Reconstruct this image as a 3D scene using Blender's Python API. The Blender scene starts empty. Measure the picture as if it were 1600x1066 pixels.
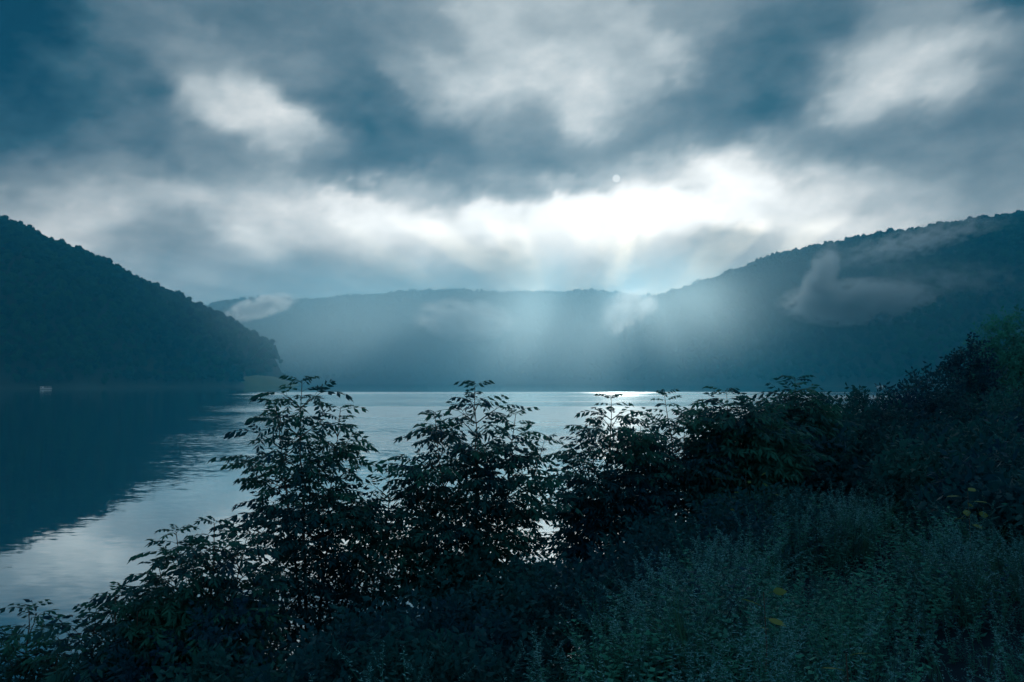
import bpy, math, random
import numpy as np
from mathutils import Matrix, Vector, Euler

rad = math.radians
sc = bpy.context.scene
col = sc.collection
rng = np.random.default_rng(11)
random.seed(11)

# ------------------------------------------------------------------ camera
CZ = 10.0                      # eye height above the lake
F = 1244.4                     # focal length in photo pixels (28 mm on 36 mm)
PITCH = math.atan((591 - 533) / F)
cam_d = bpy.data.cameras.new('camera')
cam_d.lens = 28; cam_d.sensor_width = 36
cam_d.clip_start = 0.05; cam_d.clip_end = 60000
cam = bpy.data.objects.new('camera', cam_d); col.objects.link(cam)
cam.location = (0, 0, CZ)
cam.rotation_euler = (rad(90) + PITCH, 0, 0)
sc.camera = cam

def ray(px, py):
    x = (px - 800) / F; y = (533 - py) / F
    c, s = math.cos(PITCH), math.sin(PITCH)
    v = np.array([x, c - y * s, s + y * c])
    return v / np.linalg.norm(v)
def at(px, py, D):             # point on the pixel's ray whose ground distance forward is D
    v = ray(px, py)
    return np.array([0, 0, CZ]) + v * (D / v[1])

# ------------------------------------------------------------------ world, sun, exposure
SUN = ray(963, 279)
SUN_EL = math.asin(SUN[2]); SUN_AZ = math.atan2(SUN[0], SUN[1])
world = bpy.data.worlds.new('World'); sc.world = world; world.use_nodes = True
wn, wl = world.node_tree.nodes, world.node_tree.links
wn.clear()
wo = wn.new('ShaderNodeOutputWorld'); wb = wn.new('ShaderNodeBackground')
sky = wn.new('ShaderNodeTexSky'); sky.sky_type = 'NISHITA'; sky.sun_disc = False
sky.dust_density = 1.0; sky.sun_elevation = SUN_EL; sky.sun_rotation = SUN_AZ
wl.new(sky.outputs[0], wb.inputs[0]); wb.inputs[1].default_value = 0.05
# the sun's own disc, dim through the cloud
tc = wn.new('ShaderNodeTexCoord'); dp = wn.new('ShaderNodeVectorMath'); dp.operation = 'DOT_PRODUCT'
wl.new(tc.outputs['Generated'], dp.inputs[0]); dp.inputs[1].default_value = tuple(SUN)
gt = wn.new('ShaderNodeMapRange'); gt.interpolation_type = 'SMOOTHSTEP'
gt.inputs['From Min'].default_value = math.cos(rad(0.30)); gt.inputs['From Max'].default_value = math.cos(rad(0.22))
wl.new(dp.outputs['Value'], gt.inputs['Value'])
db = wn.new('ShaderNodeBackground'); db.inputs[0].default_value = (1, .97, .92, 1)
mm = wn.new('ShaderNodeMath'); mm.operation = 'MULTIPLY'; mm.inputs[1].default_value = 70.0
wl.new(gt.outputs[0], mm.inputs[0]); wl.new(mm.outputs[0], db.inputs[1])
ad = wn.new('ShaderNodeAddShader'); wl.new(wb.outputs[0], ad.inputs[0]); wl.new(db.outputs[0], ad.inputs[1])
wl.new(ad.outputs[0], wo.inputs[0])

sd = bpy.data.lights.new('sun', 'SUN'); sd.energy = 4.4; sd.angle = rad(0.9); sd.color = (1.0, .95, .88)
so = bpy.data.objects.new('sun', sd); col.objects.link(so)
so.rotation_euler = Vector(-SUN).to_track_quat('-Z', 'Y').to_euler()
so.location = (0, 0, 100)

vs = sc.view_settings
vs.view_transform = 'Standard'; vs.look = 'None'; vs.exposure = 0.95; vs.gamma = 1.0; vs.use_curve_mapping = False
cy = sc.cycles
cy.use_denoising = True
try: cy.denoiser = 'OPENIMAGEDENOISE'
except Exception: pass
cy.max_bounces = 8; cy.diffuse_bounces = 3; cy.glossy_bounces = 3; cy.transmission_bounces = 3
cy.volume_bounces = 3; cy.transparent_max_bounces = 8
cy.caustics_reflective = False; cy.caustics_refractive = False
cy.sample_clamp_indirect = 4.0
cy.volume_max_steps = 128

HAZE_DENSITY = 0.00042
MIST_DENSITY = 0.0022

# ------------------------------------------------------------------ helpers
def srgb(r, g, b, k=1.0):
    f = lambda c: ((c / 255 + .055) / 1.055) ** 2.4 if c / 255 > .04045 else c / 255 / 12.92
    return (f(r) * k, f(g) * k, f(b) * k, 1)

def mesh(name, V, Fc, mat=None, smooth=False):
    V = np.asarray(V, np.float32); Fc = np.asarray(Fc, np.int32)
    k = Fc.shape[1]
    m = bpy.data.meshes.new(name)
    m.vertices.add(len(V)); m.vertices.foreach_set('co', V.ravel())
    m.loops.add(Fc.size); m.loops.foreach_set('vertex_index', Fc.ravel())
    m.polygons.add(len(Fc))
    m.polygons.foreach_set('loop_start', np.arange(len(Fc), dtype=np.int32) * k)
    m.polygons.foreach_set('loop_total', np.full(len(Fc), k, np.int32))
    if smooth: m.polygons.foreach_set('use_smooth', np.ones(len(Fc), bool))
    m.update(calc_edges=True)
    if mat: m.materials.append(mat)
    return m

def link(name, me, parent=None, loc=None):
    o = bpy.data.objects.new(name, me); col.objects.link(o)
    if parent is not None: o.parent = parent
    if loc is not None: o.location = loc
    return o

def tag(o, label=None, cat=None, group=None, kind=None):
    if label: o['label'] = label
    if cat: o['category'] = cat
    if group: o['group'] = group
    if kind: o['kind'] = kind
    return o

class MB:                      # collects triangles
    def __init__(s): s.V = []; s.F = []; s.n = 0
    def add(s, V, Fc):
        V = np.asarray(V, float); Fc = np.asarray(Fc, int)
        if Fc.shape[1] == 4: Fc = np.vstack([Fc[:, [0, 1, 2]], Fc[:, [0, 2, 3]]])
        s.V.append(V); s.F.append(Fc + s.n); s.n += len(V)
    def tube(s, P, R, k=6):
        P = np.asarray(P, float); n = len(P)
        R = np.broadcast_to(np.asarray(R, float), (n,))
        T = np.gradient(P, axis=0); T /= np.linalg.norm(T, axis=1)[:, None] + 1e-9
        ref = np.array([1, 0, 0]) if abs(T[:, 0]).mean() < .8 else np.array([0, 1, 0])
        A = np.cross(T, ref); A /= np.linalg.norm(A, axis=1)[:, None] + 1e-9
        B = np.cross(T, A)
        an = np.arange(k) * 2 * math.pi / k
        V = P[:, None] + R[:, None, None] * (np.cos(an)[None, :, None] * A[:, None] + np.sin(an)[None, :, None] * B[:, None])
        Fc = []
        for i in range(n - 1):
            for j in range(k):
                a, b = i * k + j, i * k + (j + 1) % k
                Fc.append((a, b, b + k, a + k))
        s.add(V.reshape(-1, 3), Fc)
    def box(s, c, d):
        c = np.array(c, float); d = np.array(d, float) / 2
        V = [c + d * np.array(q) for q in [(-1,-1,-1),(1,-1,-1),(1,1,-1),(-1,1,-1),(-1,-1,1),(1,-1,1),(1,1,1),(-1,1,1)]]
        s.add(V, [(0,3,2,1),(4,5,6,7),(0,1,5,4),(1,2,6,5),(2,3,7,6),(3,0,4,7)])
    def mesh(s, name, mat, smooth=False):
        if not s.V: return mesh(name, np.zeros((3, 3)), [(0, 1, 2)], mat)
        return mesh(name, np.vstack(s.V), np.vstack(s.F), mat, smooth)

# smooth value noise -------------------------------------------------------
_H = np.random.default_rng(5).random((256, 256))
def vn(x, y):
    x = np.asarray(x, float); y = np.asarray(y, float)
    i = np.floor(x).astype(int); j = np.floor(y).astype(int)
    fx = x - i; fy = y - j
    fx = fx * fx * fx * (fx * (fx * 6 - 15) + 10); fy = fy * fy * fy * (fy * (fy * 6 - 15) + 10)
    g = lambda a, b: _H[a % 256, b % 256]
    return (g(i, j) * (1 - fx) + g(i + 1, j) * fx) * (1 - fy) + (g(i, j + 1) * (1 - fx) + g(i + 1, j + 1) * fx) * fy
def fbm(x, y, o=4):
    r = 0; a = .5; t = 0
    for k in range(o):
        r = r + a * vn(np.asarray(x) * 2 ** k + 17 * k, np.asarray(y) * 2 ** k + 31 * k); t += a; a *= .5
    return r / t * 2 - 1

# materials ----------------------------------------------------------------
def new_mat(name):
    m = bpy.data.materials.new(name); m.use_nodes = True
    n, l = m.node_tree.nodes, m.node_tree.links
    n.clear()
    return m, n, l, n.new('ShaderNodeOutputMaterial')

def leaf_mat(name, c1, c2, scale=1.5, trans=.35, rough=.5, rnd=True):
    m, n, l, out = new_mat(name)
    p = n.new('ShaderNodeBsdfPrincipled'); p.inputs['Roughness'].default_value = rough
    p.inputs['Specular IOR Level'].default_value = .07
    g = n.new('ShaderNodeNewGeometry'); no = n.new('ShaderNodeTexNoise')
    no.inputs['Scale'].default_value = scale; no.inputs['Detail'].default_value = 3
    l.new(g.outputs['Position'], no.inputs['Vector'])
    oi = n.new('ShaderNodeObjectInfo')
    a = n.new('ShaderNodeMath'); a.operation = 'MULTIPLY_ADD'
    a.inputs[1].default_value = .45 if rnd else 0.0
    l.new(oi.outputs['Random'], a.inputs[0]); l.new(no.outputs['Fac'], a.inputs[2])
    mr = n.new('ShaderNodeMapRange'); mr.inputs['From Min'].default_value = .4; mr.inputs['From Max'].default_value = .95 if rnd else .65
    l.new(a.outputs[0], mr.inputs['Value'])
    mx = n.new('ShaderNodeMix'); mx.data_type = 'RGBA'
    mx.inputs['A'].default_value = (*c1, 1); mx.inputs['B'].default_value = (*c2, 1)
    l.new(mr.outputs[0], mx.inputs['Factor'])
    l.new(mx.outputs['Result'], p.inputs['Base Color'])
    tr = n.new('ShaderNodeBsdfTranslucent'); l.new(mx.outputs['Result'], tr.inputs['Color'])
    ms = n.new('ShaderNodeMixShader'); ms.inputs[0].default_value = trans
    l.new(p.outputs[0], ms.inputs[1]); l.new(tr.outputs[0], ms.inputs[2])
    l.new(ms.outputs[0], out.inputs[0])
    return m

def plain_mat(name, c1, c2=None, scale=5, rough=.7, bump=0, metallic=0, spec=.5):
    m, n, l, out = new_mat(name)
    p = n.new('ShaderNodeBsdfPrincipled'); p.inputs['Roughness'].default_value = rough
    p.inputs['Metallic'].default_value = metallic; p.inputs['Specular IOR Level'].default_value = spec
    g = n.new('ShaderNodeTexCoord'); no = n.new('ShaderNodeTexNoise')
    no.inputs['Scale'].default_value = scale; no.inputs['Detail'].default_value = 6
    l.new(g.outputs['Object'], no.inputs['Vector'])
    mx = n.new('ShaderNodeMix'); mx.data_type = 'RGBA'
    mx.inputs['A'].default_value = (*c1, 1); mx.inputs['B'].default_value = (*(c2 or c1), 1)
    l.new(no.outputs['Fac'], mx.inputs['Factor']); l.new(mx.outputs['Result'], p.inputs['Base Color'])
    if bump:
        b = n.new('ShaderNodeBump'); b.inputs['Distance'].default_value = bump
        l.new(no.outputs['Fac'], b.inputs['Height']); l.new(b.outputs[0], p.inputs['Normal'])
    l.new(p.outputs[0], out.inputs[0])
    return m

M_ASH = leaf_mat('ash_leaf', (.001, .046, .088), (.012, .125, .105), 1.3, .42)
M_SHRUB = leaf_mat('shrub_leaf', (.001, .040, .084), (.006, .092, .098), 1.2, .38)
M_YEL = leaf_mat('yellow_leaf', (.05, .13, .05), (.11, .20, .07), 3, .4)
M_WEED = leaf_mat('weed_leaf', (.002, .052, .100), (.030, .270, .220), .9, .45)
M_PLUME = leaf_mat('weed_plume', (.035, .22, .29), (.10, .36, .43), .8, .45)
M_BLADE = leaf_mat('grass_blade', (.005, .05, .08), (.03, .15, .11), .8, .45)
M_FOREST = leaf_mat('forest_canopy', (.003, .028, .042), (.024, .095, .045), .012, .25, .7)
M_BARK = plain_mat('bark', (.030, .032, .034), (.07, .068, .062), 9, .85, .01)
M_TWIG = plain_mat('twig', (.022, .035, .038), (.04, .05, .045), 9, .8)
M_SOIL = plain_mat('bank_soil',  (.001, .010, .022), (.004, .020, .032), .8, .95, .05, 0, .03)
M_HILL = plain_mat('hill_floor', (.010, .026, .026), (.022, .04, .03), .03, .95)
M_SPIT = plain_mat('spit_grass', (.03, .075, .04), (.10, .14, .05), .05, .9)

# ------------------------------------------------------------------ sky: the cloud deck, 600 m up
DECK = 600.0
ctrl = [  # photo pixel, brightness of the cloud there
 (0,0,38),(0,100,46),(0,200,66),(0,280,98),(0,325,168),(60,30,60),(60,150,62),(100,240,90),(90,300,125),(120,340,185),
 (200,40,98),(170,120,82),(220,210,96),(180,280,135),(160,330,188),(110,380,178),(180,405,150),(240,378,112),(300,375,122),
 (290,90,118),(330,140,160),(380,160,182),(420,195,196),(450,210,170),(480,240,118),(340,230,110),(300,255,112),(290,300,182),
 (400,20,98),(500,60,100),(480,120,112),(560,150,88),(600,190,82),(640,230,92),(560,250,96),(420,280,130),(430,315,205),
 (330,420,150),(330,455,150),(400,440,130),(480,430,122),(400,390,180),(450,365,178),(560,330,214),(560,390,190),(580,430,128),
 (620,30,112),(700,60,128),(690,140,130),(745,145,198),(730,110,160),(770,40,165),(780,190,150),(720,220,100),(740,260,104),(650,300,170),(650,350,222),
 (700,400,190),(700,435,140),(800,440,160),(780,345,226),(800,290,150),(840,240,112),(830,180,110),(860,150,160),(900,140,200),(915,190,200),(890,90,175),(860,30,150),
 (960,60,150),(1020,85,172),(980,130,150),(960,190,140),(1000,210,108),(940,255,130),(963,279,150),(1030,260,130),(900,320,240),(960,325,255),(1000,300,250),(950,360,255),(880,370,240),(1050,330,252),(1030,280,215),
 (900,400,222),(960,385,205),(930,430,175),(1030,400,205),(1060,430,178),(1100,390,165),(1150,385,158),(1180,400,176),(1020,452,200),(860,452,185),
 (1080,160,96),(1120,110,100),(1100,50,120),(1060,20,130),(1150,0,120),(1180,100,84),(1200,170,80),(1150,200,92),(1100,215,108),(1200,30,90),(1280,40,90),
 (1180,250,200),(1100,270,230),(1180,310,232),(1250,280,205),(1250,230,130),(1280,330,218),(1300,370,200),(1330,300,190),
 (1260,140,100),(1310,170,178),(1350,175,192),(1400,160,188),(1380,110,165),(1450,100,190),(1500,60,175),(1480,130,165),(1550,90,130),(1520,20,135),(1420,40,125),(1600,0,50),(1600,80,82),
 (1360,210,100),(1300,215,96),(1420,200,108),(1500,190,100),(1560,160,104),(1600,200,95),(1420,250,122),(1520,230,118),(1400,300,168),(1480,290,132),(1420,340,190),(1540,300,128),(1600,280,110),(1500,330,165),(1600,320,140)]
ctrl = np.array(ctrl, float)
cdir = np.array([ray(a, b) for a, b, _ in ctrl])
cA = np.degrees(np.arctan2(cdir[:, 0], cdir[:, 1])); cE = np.degrees(np.arcsin(cdir[:, 2])); cL = ctrl[:, 2] + np.interp(ctrl[:, 1], [270, 330, 400, 460], [0, 14, 26, 30]); cL = np.where(ctrl[:, 1] < 265, 118 + (cL - 118) * 1.2, cL)
azs = np.concatenate([np.arange(-180, -44, 3.0), np.arange(-44, 44, .4), np.arange(44, 180, 3.0)])
els = np.concatenate([np.arange(2.4, 32, .35), np.arange(32, 89, 3.0), [89.5]])
AZ, EL = np.meshgrid(azs, els)
wa = AZ + .8 * fbm(AZ / 6, EL / 4 + 9) + 1.2 * fbm(AZ / 2.2 + 50, EL / 1.2) + .45 * fbm(AZ / .8 + 9, EL / .6)
we = EL + .5 * fbm(AZ / 6 + 77, EL / 4) + .8 * fbm(AZ / 2.2, EL / 1.2 + 40) + .3 * fbm(AZ / .8 + 70, EL / .6)
num = np.zeros_like(AZ); den = np.zeros_like(AZ)
prior = 150 + 80 * fbm(AZ / 12 + 5, EL / 6 + 3) - 26 * np.clip(np.abs(AZ - 7) / 60, 0, 1)
w0 = .004
num += w0 * prior; den += w0
for a, e, L in zip(cA, cE, cL):
    w = np.exp(-((wa - a) ** 2 / (2 * 1.7 ** 2) + (we - e) ** 2 / (2 * .95 ** 2)))
    num += w * L; den += w
LUM = num / den + 9 * fbm(AZ / 3, EL / 1.6, 4)
LUM = np.clip(LUM, 20, 262) / 255
rr = (DECK - CZ) / np.tan(np.radians(EL))
V = np.stack([rr * np.sin(np.radians(AZ)), rr * np.cos(np.radians(AZ)), np.full_like(rr, DECK)], -1).reshape(-1, 3)
nr, nc = AZ.shape
ii, jj = np.meshgrid(np.arange(nr - 1), np.arange(nc), indexing='ij')
jn = (jj + 1) % nc
Fq = np.stack([ii * nc + jj, ii * nc + jn, (ii + 1) * nc + jn, (ii + 1) * nc + jj], -1).reshape(-1, 4)
m, n, l, out = new_mat('cloud_deck')
at_ = n.new('ShaderNodeAttribute'); at_.attribute_name = 'thinness'
g = n.new('ShaderNodeNewGeometry')
nrm = n.new('ShaderNodeVectorMath'); nrm.operation = 'NORMALIZE'
l.new(g.outputs['Position'], nrm.inputs[0])
mp = n.new('ShaderNodeVectorMath'); mp.operation = 'MULTIPLY'; mp.inputs[1].default_value = (22, 22, 40)
l.new(nrm.outputs[0], mp.inputs[0])
no = n.new('ShaderNodeTexNoise'); no.inputs['Scale'].default_value = 1.0; no.inputs['Detail'].default_value = 6; no.inputs['Roughness'].default_value = .55
l.new(mp.outputs[0], no.inputs['Vector'])
ma = n.new('ShaderNodeMath'); ma.operation = 'MULTIPLY_ADD'; ma.inputs[1].default_value = .17; 
l.new(no.outputs['Fac'], ma.inputs[0])
su = n.new('ShaderNodeMath'); su.operation = 'SUBTRACT'; su.inputs[1].default_value = .085
l.new(at_.outputs['Fac'], su.inputs[0]); l.new(su.outputs[0], ma.inputs[2])
cr = n.new('ShaderNodeValToRGB')
stops = [(38, (8, 44, 64)), (70, (50, 80, 95)), (100, (92, 110, 121)), (140, (134, 146, 152)), (180, (182, 189, 191)), (212, (226, 226, 223)), (250, (252, 250, 246))]
el_ = cr.color_ramp.elements
while len(el_) < len(stops): el_.new(.5)
for e_, (p_, c_) in zip(el_, stops):
    e_.position = p_ / 255; e_.color = srgb(*c_)
l.new(ma.outputs[0], cr.inputs['Fac'])
em = n.new('ShaderNodeEmission'); l.new(cr.outputs[0], em.inputs[0]); 
es = n.new('ShaderNodeMapRange'); es.interpolation_type = 'SMOOTHSTEP'
es.inputs['From Min'].default_value = .74; es.inputs['From Max'].default_value = .99
es.inputs['To Min'].default_value = .73; es.inputs['To Max'].default_value = .98
l.new(ma.outputs[0], es.inputs['Value']); l.new(es.outputs[0], em.inputs[1])
tm = n.new('ShaderNodeMapRange'); tm.interpolation_type = 'SMOOTHSTEP'
tm.inputs['From Min'].default_value = .55; tm.inputs['From Max'].default_value = .97
tm.inputs['To Min'].default_value = .03; tm.inputs['To Max'].default_value = .30
l.new(ma.outputs[0], tm.inputs['Value'])
vr = n.new('ShaderNodeVectorRotate'); vr.rotation_type = 'Z_AXIS'; vr.inputs['Angle'].default_value = SUN_AZ; l.new(g.outputs['Position'], vr.inputs['Vector'])
gn = n.new('ShaderNodeVectorMath'); gn.operation = 'MULTIPLY'; gn.inputs[1].default_value = (1 / 230, 1 / 2600, 0)
l.new(vr.outputs[0], gn.inputs[0])
gx = n.new('ShaderNodeTexNoise'); gx.inputs['Scale'].default_value = 1.0; gx.inputs['Detail'].default_value = 2
l.new(gn.outputs[0], gx.inputs['Vector'])
gm = n.new('ShaderNodeMapRange'); gm.interpolation_type = 'SMOOTHSTEP'
gm.inputs['From Min'].default_value = .40; gm.inputs['From Max'].default_value = .62
gm.inputs['To Min'].default_value = .20; gm.inputs['To Max'].default_value = 1.0
l.new(gx.outputs['Fac'], gm.inputs['Value'])
tx = n.new('ShaderNodeMath'); tx.operation = 'MULTIPLY'
l.new(tm.outputs[0], tx.inputs[0]); l.new(gm.outputs[0], tx.inputs[1])
# added mask: holds back direct sun nearer in, keeping its glint off the lake
spd = n.new('ShaderNodeSeparateXYZ'); l.new(g.outputs['Position'], spd.inputs[0])
fg = n.new('ShaderNodeMapRange'); fg.interpolation_type = 'SMOOTHSTEP'
fg.inputs['From Min'].default_value = 2750; fg.inputs['From Max'].default_value = 3150
l.new(spd.outputs['Y'], fg.inputs['Value'])
ty = n.new('ShaderNodeMath'); ty.operation = 'MULTIPLY'; l.new(tx.outputs[0], ty.inputs[0]); l.new(fg.outputs[0], ty.inputs[1])
tz = n.new('ShaderNodeMath'); tz.operation = 'MAXIMUM'; l.new(ty.outputs[0], tz.inputs[0]); tz.inputs[1].default_value = .003
tm = tz
tb = n.new('ShaderNodeBsdfTransparent'); l.new(tm.outputs[0], tb.inputs['Color'])
as_ = n.new('ShaderNodeAddShader'); l.new(em.outputs[0], as_.inputs[0]); l.new(tb.outputs[0], as_.inputs[1])
l.new(as_.outputs[0], out.inputs[0])
try: m.cycles.emission_sampling = 'NONE'
except Exception: pass
me = mesh('sky', V, Fq, m, True)
atr = me.attributes.new('thinness', 'FLOAT', 'POINT'); atr.data.foreach_set('value', LUM.astype(np.float32).ravel())
tag(link('sky', me), 'broken grey blue cloud deck with a white glow round the sun', 'sky', kind='structure')

# ------------------------------------------------------------------ water
m, n, l, out = new_mat('lake_water')
p = n.new('ShaderNodeBsdfGlossy'); p.distribution = 'BECKMANN'; p.inputs['Color'].default_value = (.90, .99, 1.0, 1)
dif = n.new('ShaderNodeBsdfDiffuse'); dif.inputs['Color'].default_value = (.003, .035, .060, 1)
fr = n.new('ShaderNodeFresnel'); fr.inputs['IOR'].default_value = 1.55
g = n.new('ShaderNodeNewGeometry')
def wnoise(sx, sy, det, ty=None):
    v = n.new('ShaderNodeVectorMath'); v.operation = 'MULTIPLY'; v.inputs[1].default_value = (sx, sy, 0)
    l.new(g.outputs['Position'], v.inputs[0])
    t = n.new('ShaderNodeTexNoise'); t.inputs['Scale'].default_value = 1; t.inputs['Detail'].default_value = det
    l.new(v.outputs[0], t.inputs['Vector']); return t
def math_(op, a, b=None, c=None):
    q = n.new('ShaderNodeMath'); q.operation = op
    for i, x in enumerate((a, b, c)):
        if x is None: continue
        if isinstance(x, (int, float)): q.inputs[i].default_value = x
        else: l.new(x, q.inputs[i])
    return q.outputs[0]
def smooth(v, a, b, t0=0., t1=1.):
    q = n.new('ShaderNodeMapRange'); q.interpolation_type = 'SMOOTHSTEP'
    q.inputs['From Min'].default_value = a; q.inputs['From Max'].default_value = b
    q.inputs['To Min'].default_value = t0; q.inputs['To Max'].default_value = t1
    l.new(v, q.inputs['Value']); return q.outputs[0]
sp = n.new('ShaderNodeSeparateXYZ'); l.new(g.outputs['Position'], sp.inputs[0])
# wind streaks: slow bands across the lake; the near water lies in the lee of the bank
streak = smooth(wnoise(.0012, .007, 3).outputs['Fac'], .42, .60)
reach = smooth(sp.outputs['Y'], 58, 130)
calm = smooth(sp.outputs['Y'], 560, 640); calm2 = smooth(sp.outputs['Y'], 950, 1150)
lull = math_('SUBTRACT', calm, calm2)
wind = math_('MULTIPLY', reach, math_('MULTIPLY_ADD', streak, .45, .55))
wind = math_('MULTIPLY', wind, math_('SUBTRACT', math_('SUBTRACT', 1.0, math_('MULTIPLY', lull, .9)), math_('MULTIPLY', calm2, .8)))
lee = math_('ADD', sp.outputs['X'], math_('MULTIPLY_ADD', sp.outputs['Y'], .33, 0.0))
lee = math_('ADD', lee, math_('MULTIPLY', math_('SUBTRACT', wnoise(.01, .02, 3).outputs['Fac'], .5), 60.0))
wind = math_('MULTIPLY', wind, smooth(lee, -25.0, 22.0, .06, 1.0))
amp = math_('MULTIPLY_ADD', wind, .55, .022)
r1 = wnoise(1.1, 2.2, 2); r2 = wnoise(.22, .5, 2)
s1 = n.new('ShaderNodeSeparateColor'); l.new(r1.outputs['Color'], s1.inputs[0])
s2 = n.new('ShaderNodeSeparateColor'); l.new(r2.outputs['Color'], s2.inputs[0])
def comp(ch):
    a = math_('SUBTRACT', s1.outputs[ch], .5); b = math_('SUBTRACT', s2.outputs[ch], .5)
    return math_('MULTIPLY', math_('MULTIPLY_ADD', b, .6, a), amp)
cx = n.new('ShaderNodeCombineXYZ'); l.new(comp(0), cx.inputs[0]); l.new(comp(1), cx.inputs[1]); cx.inputs[2].default_value = 1
nz = n.new('ShaderNodeVectorMath'); nz.operation = 'NORMALIZE'; l.new(cx.outputs[0], nz.inputs[0])
l.new(nz.outputs[0], p.inputs['Normal']); l.new(nz.outputs[0], fr.inputs['Normal'])
l.new(math_('MULTIPLY_ADD', wind, .27, .05), p.inputs['Roughness'])
wmx = n.new('ShaderNodeMixShader'); l.new(math_('POWER', fr.outputs[0], .28), wmx.inputs[0]); l.new(dif.outputs[0], wmx.inputs[1]); l.new(p.outputs[0], wmx.inputs[2])
l.new(wmx.outputs[0], out.inputs[0])
tag(link('lake', mesh('lake', [(-4000, -200, 0), (4000, -200, 0), (4000, 4000, 0), (-4000, 4000, 0)], [(0, 1, 2, 3)], m)),
    'still blue lake with pale ripples reflecting the clouds', 'lake', kind='structure')

# ------------------------------------------------------------------ geometry-node scatter for uncountable cover
def scatter(name, P, rotz, scale, idx, protos, mat_prefix, tilt=None):
    c = bpy.data.collections.new(name + '_kinds')
    for k, (nm, me_) in enumerate(protos):
        c.objects.link(bpy.data.objects.new('%s_%s_%02d' % (mat_prefix, nm, k), me_))
    me_ = bpy.data.meshes.new(name); N = len(P)
    me_.vertices.add(N); me_.vertices.foreach_set('co', np.asarray(P, np.float32).ravel())
    R = np.zeros((N, 3), np.float32); R[:, 2] = rotz
    if tilt is not None: R[:, :2] = tilt
    S = np.asarray(scale, np.float32)
    if S.ndim == 1: S = np.repeat(S[:, None], 3, 1)
    me_.attributes.new('rot', 'FLOAT_VECTOR', 'POINT').data.foreach_set('vector', R.ravel())
    me_.attributes.new('scl', 'FLOAT_VECTOR', 'POINT').data.foreach_set('vector', S.ravel())
    me_.attributes.new('idx', 'INT', 'POINT').data.foreach_set('value', np.asarray(idx, np.int32))
    o = link(name, me_)
    ng = bpy.data.node_groups.new(name + '_scatter', 'GeometryNodeTree')
    ng.interface.new_socket('Geometry', in_out='INPUT', socket_type='NodeSocketGeometry')
    ng.interface.new_socket('Geometry', in_out='OUTPUT', socket_type='NodeSocketGeometry')
    nn, ll = ng.nodes, ng.links
    gi = nn.new('NodeGroupInput'); go = nn.new('NodeGroupOutput')
    ip = nn.new('GeometryNodeInstanceOnPoints'); ci = nn.new('GeometryNodeCollectionInfo')
    ci.inputs['Collection'].default_value = c
    ci.inputs['Separate Children'].default_value = True; ci.inputs['Reset Children'].default_value = True
    ip.inputs['Pick Instance'].default_value = True
    def na(nm, ty):
        q = nn.new('GeometryNodeInputNamedAttribute'); q.data_type = ty; q.inputs['Name'].default_value = nm
        return q.outputs['Attribute']
    ll.new(gi.outputs[0], ip.inputs['Points']); ll.new(ci.outputs[0], ip.inputs['Instance'])
    ll.new(na('idx', 'INT'), ip.inputs['Instance Index'])
    e2r = nn.new('FunctionNodeEulerToRotation'); ll.new(na('rot', 'FLOAT_VECTOR'), e2r.inputs[0])
    ll.new(e2r.outputs[0], ip.inputs['Rotation']); ll.new(na('scl', 'FLOAT_VECTOR'), ip.inputs['Scale'])
    ll.new(ip.outputs[0], go.inputs[0])
    md = o.modifiers.new('scatter', 'NODES'); md.node_group = ng
    return o

# forest crown: leafy shells on several lobes round a ragged core
def ico(sub=1):
    t = (1 + 5 ** .5) / 2
    V = [(-1,t,0),(1,t,0),(-1,-t,0),(1,-t,0),(0,-1,t),(0,1,t),(0,-1,-t),(0,1,-t),(t,0,-1),(t,0,1),(-t,0,-1),(-t,0,1)]
    Fc = [(0,11,5),(0,5,1),(0,1,7),(0,7,10),(0,10,11),(1,5,9),(5,11,4),(11,10,2),(10,7,6),(7,1,8),(3,9,4),(3,4,2),(3,2,6),(3,6,8),(3,8,9),(4,9,5),(2,4,11),(6,2,10),(8,6,7),(9,8,1)]
    V = [np.array(v) / np.linalg.norm(v) for v in V]
    for _ in range(sub):
        mid = {}; NF = []
        def mpt(a, b):
            k = (min(a, b), max(a, b))
            if k not in mid:
                v = V[a] + V[b]; V.append(v / np.linalg.norm(v)); mid[k] = len(V) - 1
            return mid[k]
        for a, b, c in Fc:
            x, y, z = mpt(a, b), mpt(b, c), mpt(c, a)
            NF += [(a, x, z), (b, y, x), (c, z, y), (x, y, z)]
        Fc = NF
    return np.array(V), np.array(Fc)
ICO1 = ico(1); ICO2 = ico(2)

def quads(C, N, size, asp, r):      # leaf-clump quads at C facing N
    k = len(C)
    N = N / (np.linalg.norm(N, axis=1)[:, None] + 1e-9)
    h = r.normal(size=(k, 3)); A = np.cross(N, h); A /= np.linalg.norm(A, axis=1)[:, None] + 1e-9
    B = np.cross(N, A); s = size[:, None]
    V = np.stack([C - A * s - B * s * asp, C + A * s - B * s * asp * .8, C + A * s * .8 + B * s * asp, C - A * s * .9 + B * s * asp], 1)
    Fq = np.arange(k * 4).reshape(k, 4)
    return V.reshape(-1, 3), Fq

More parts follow.
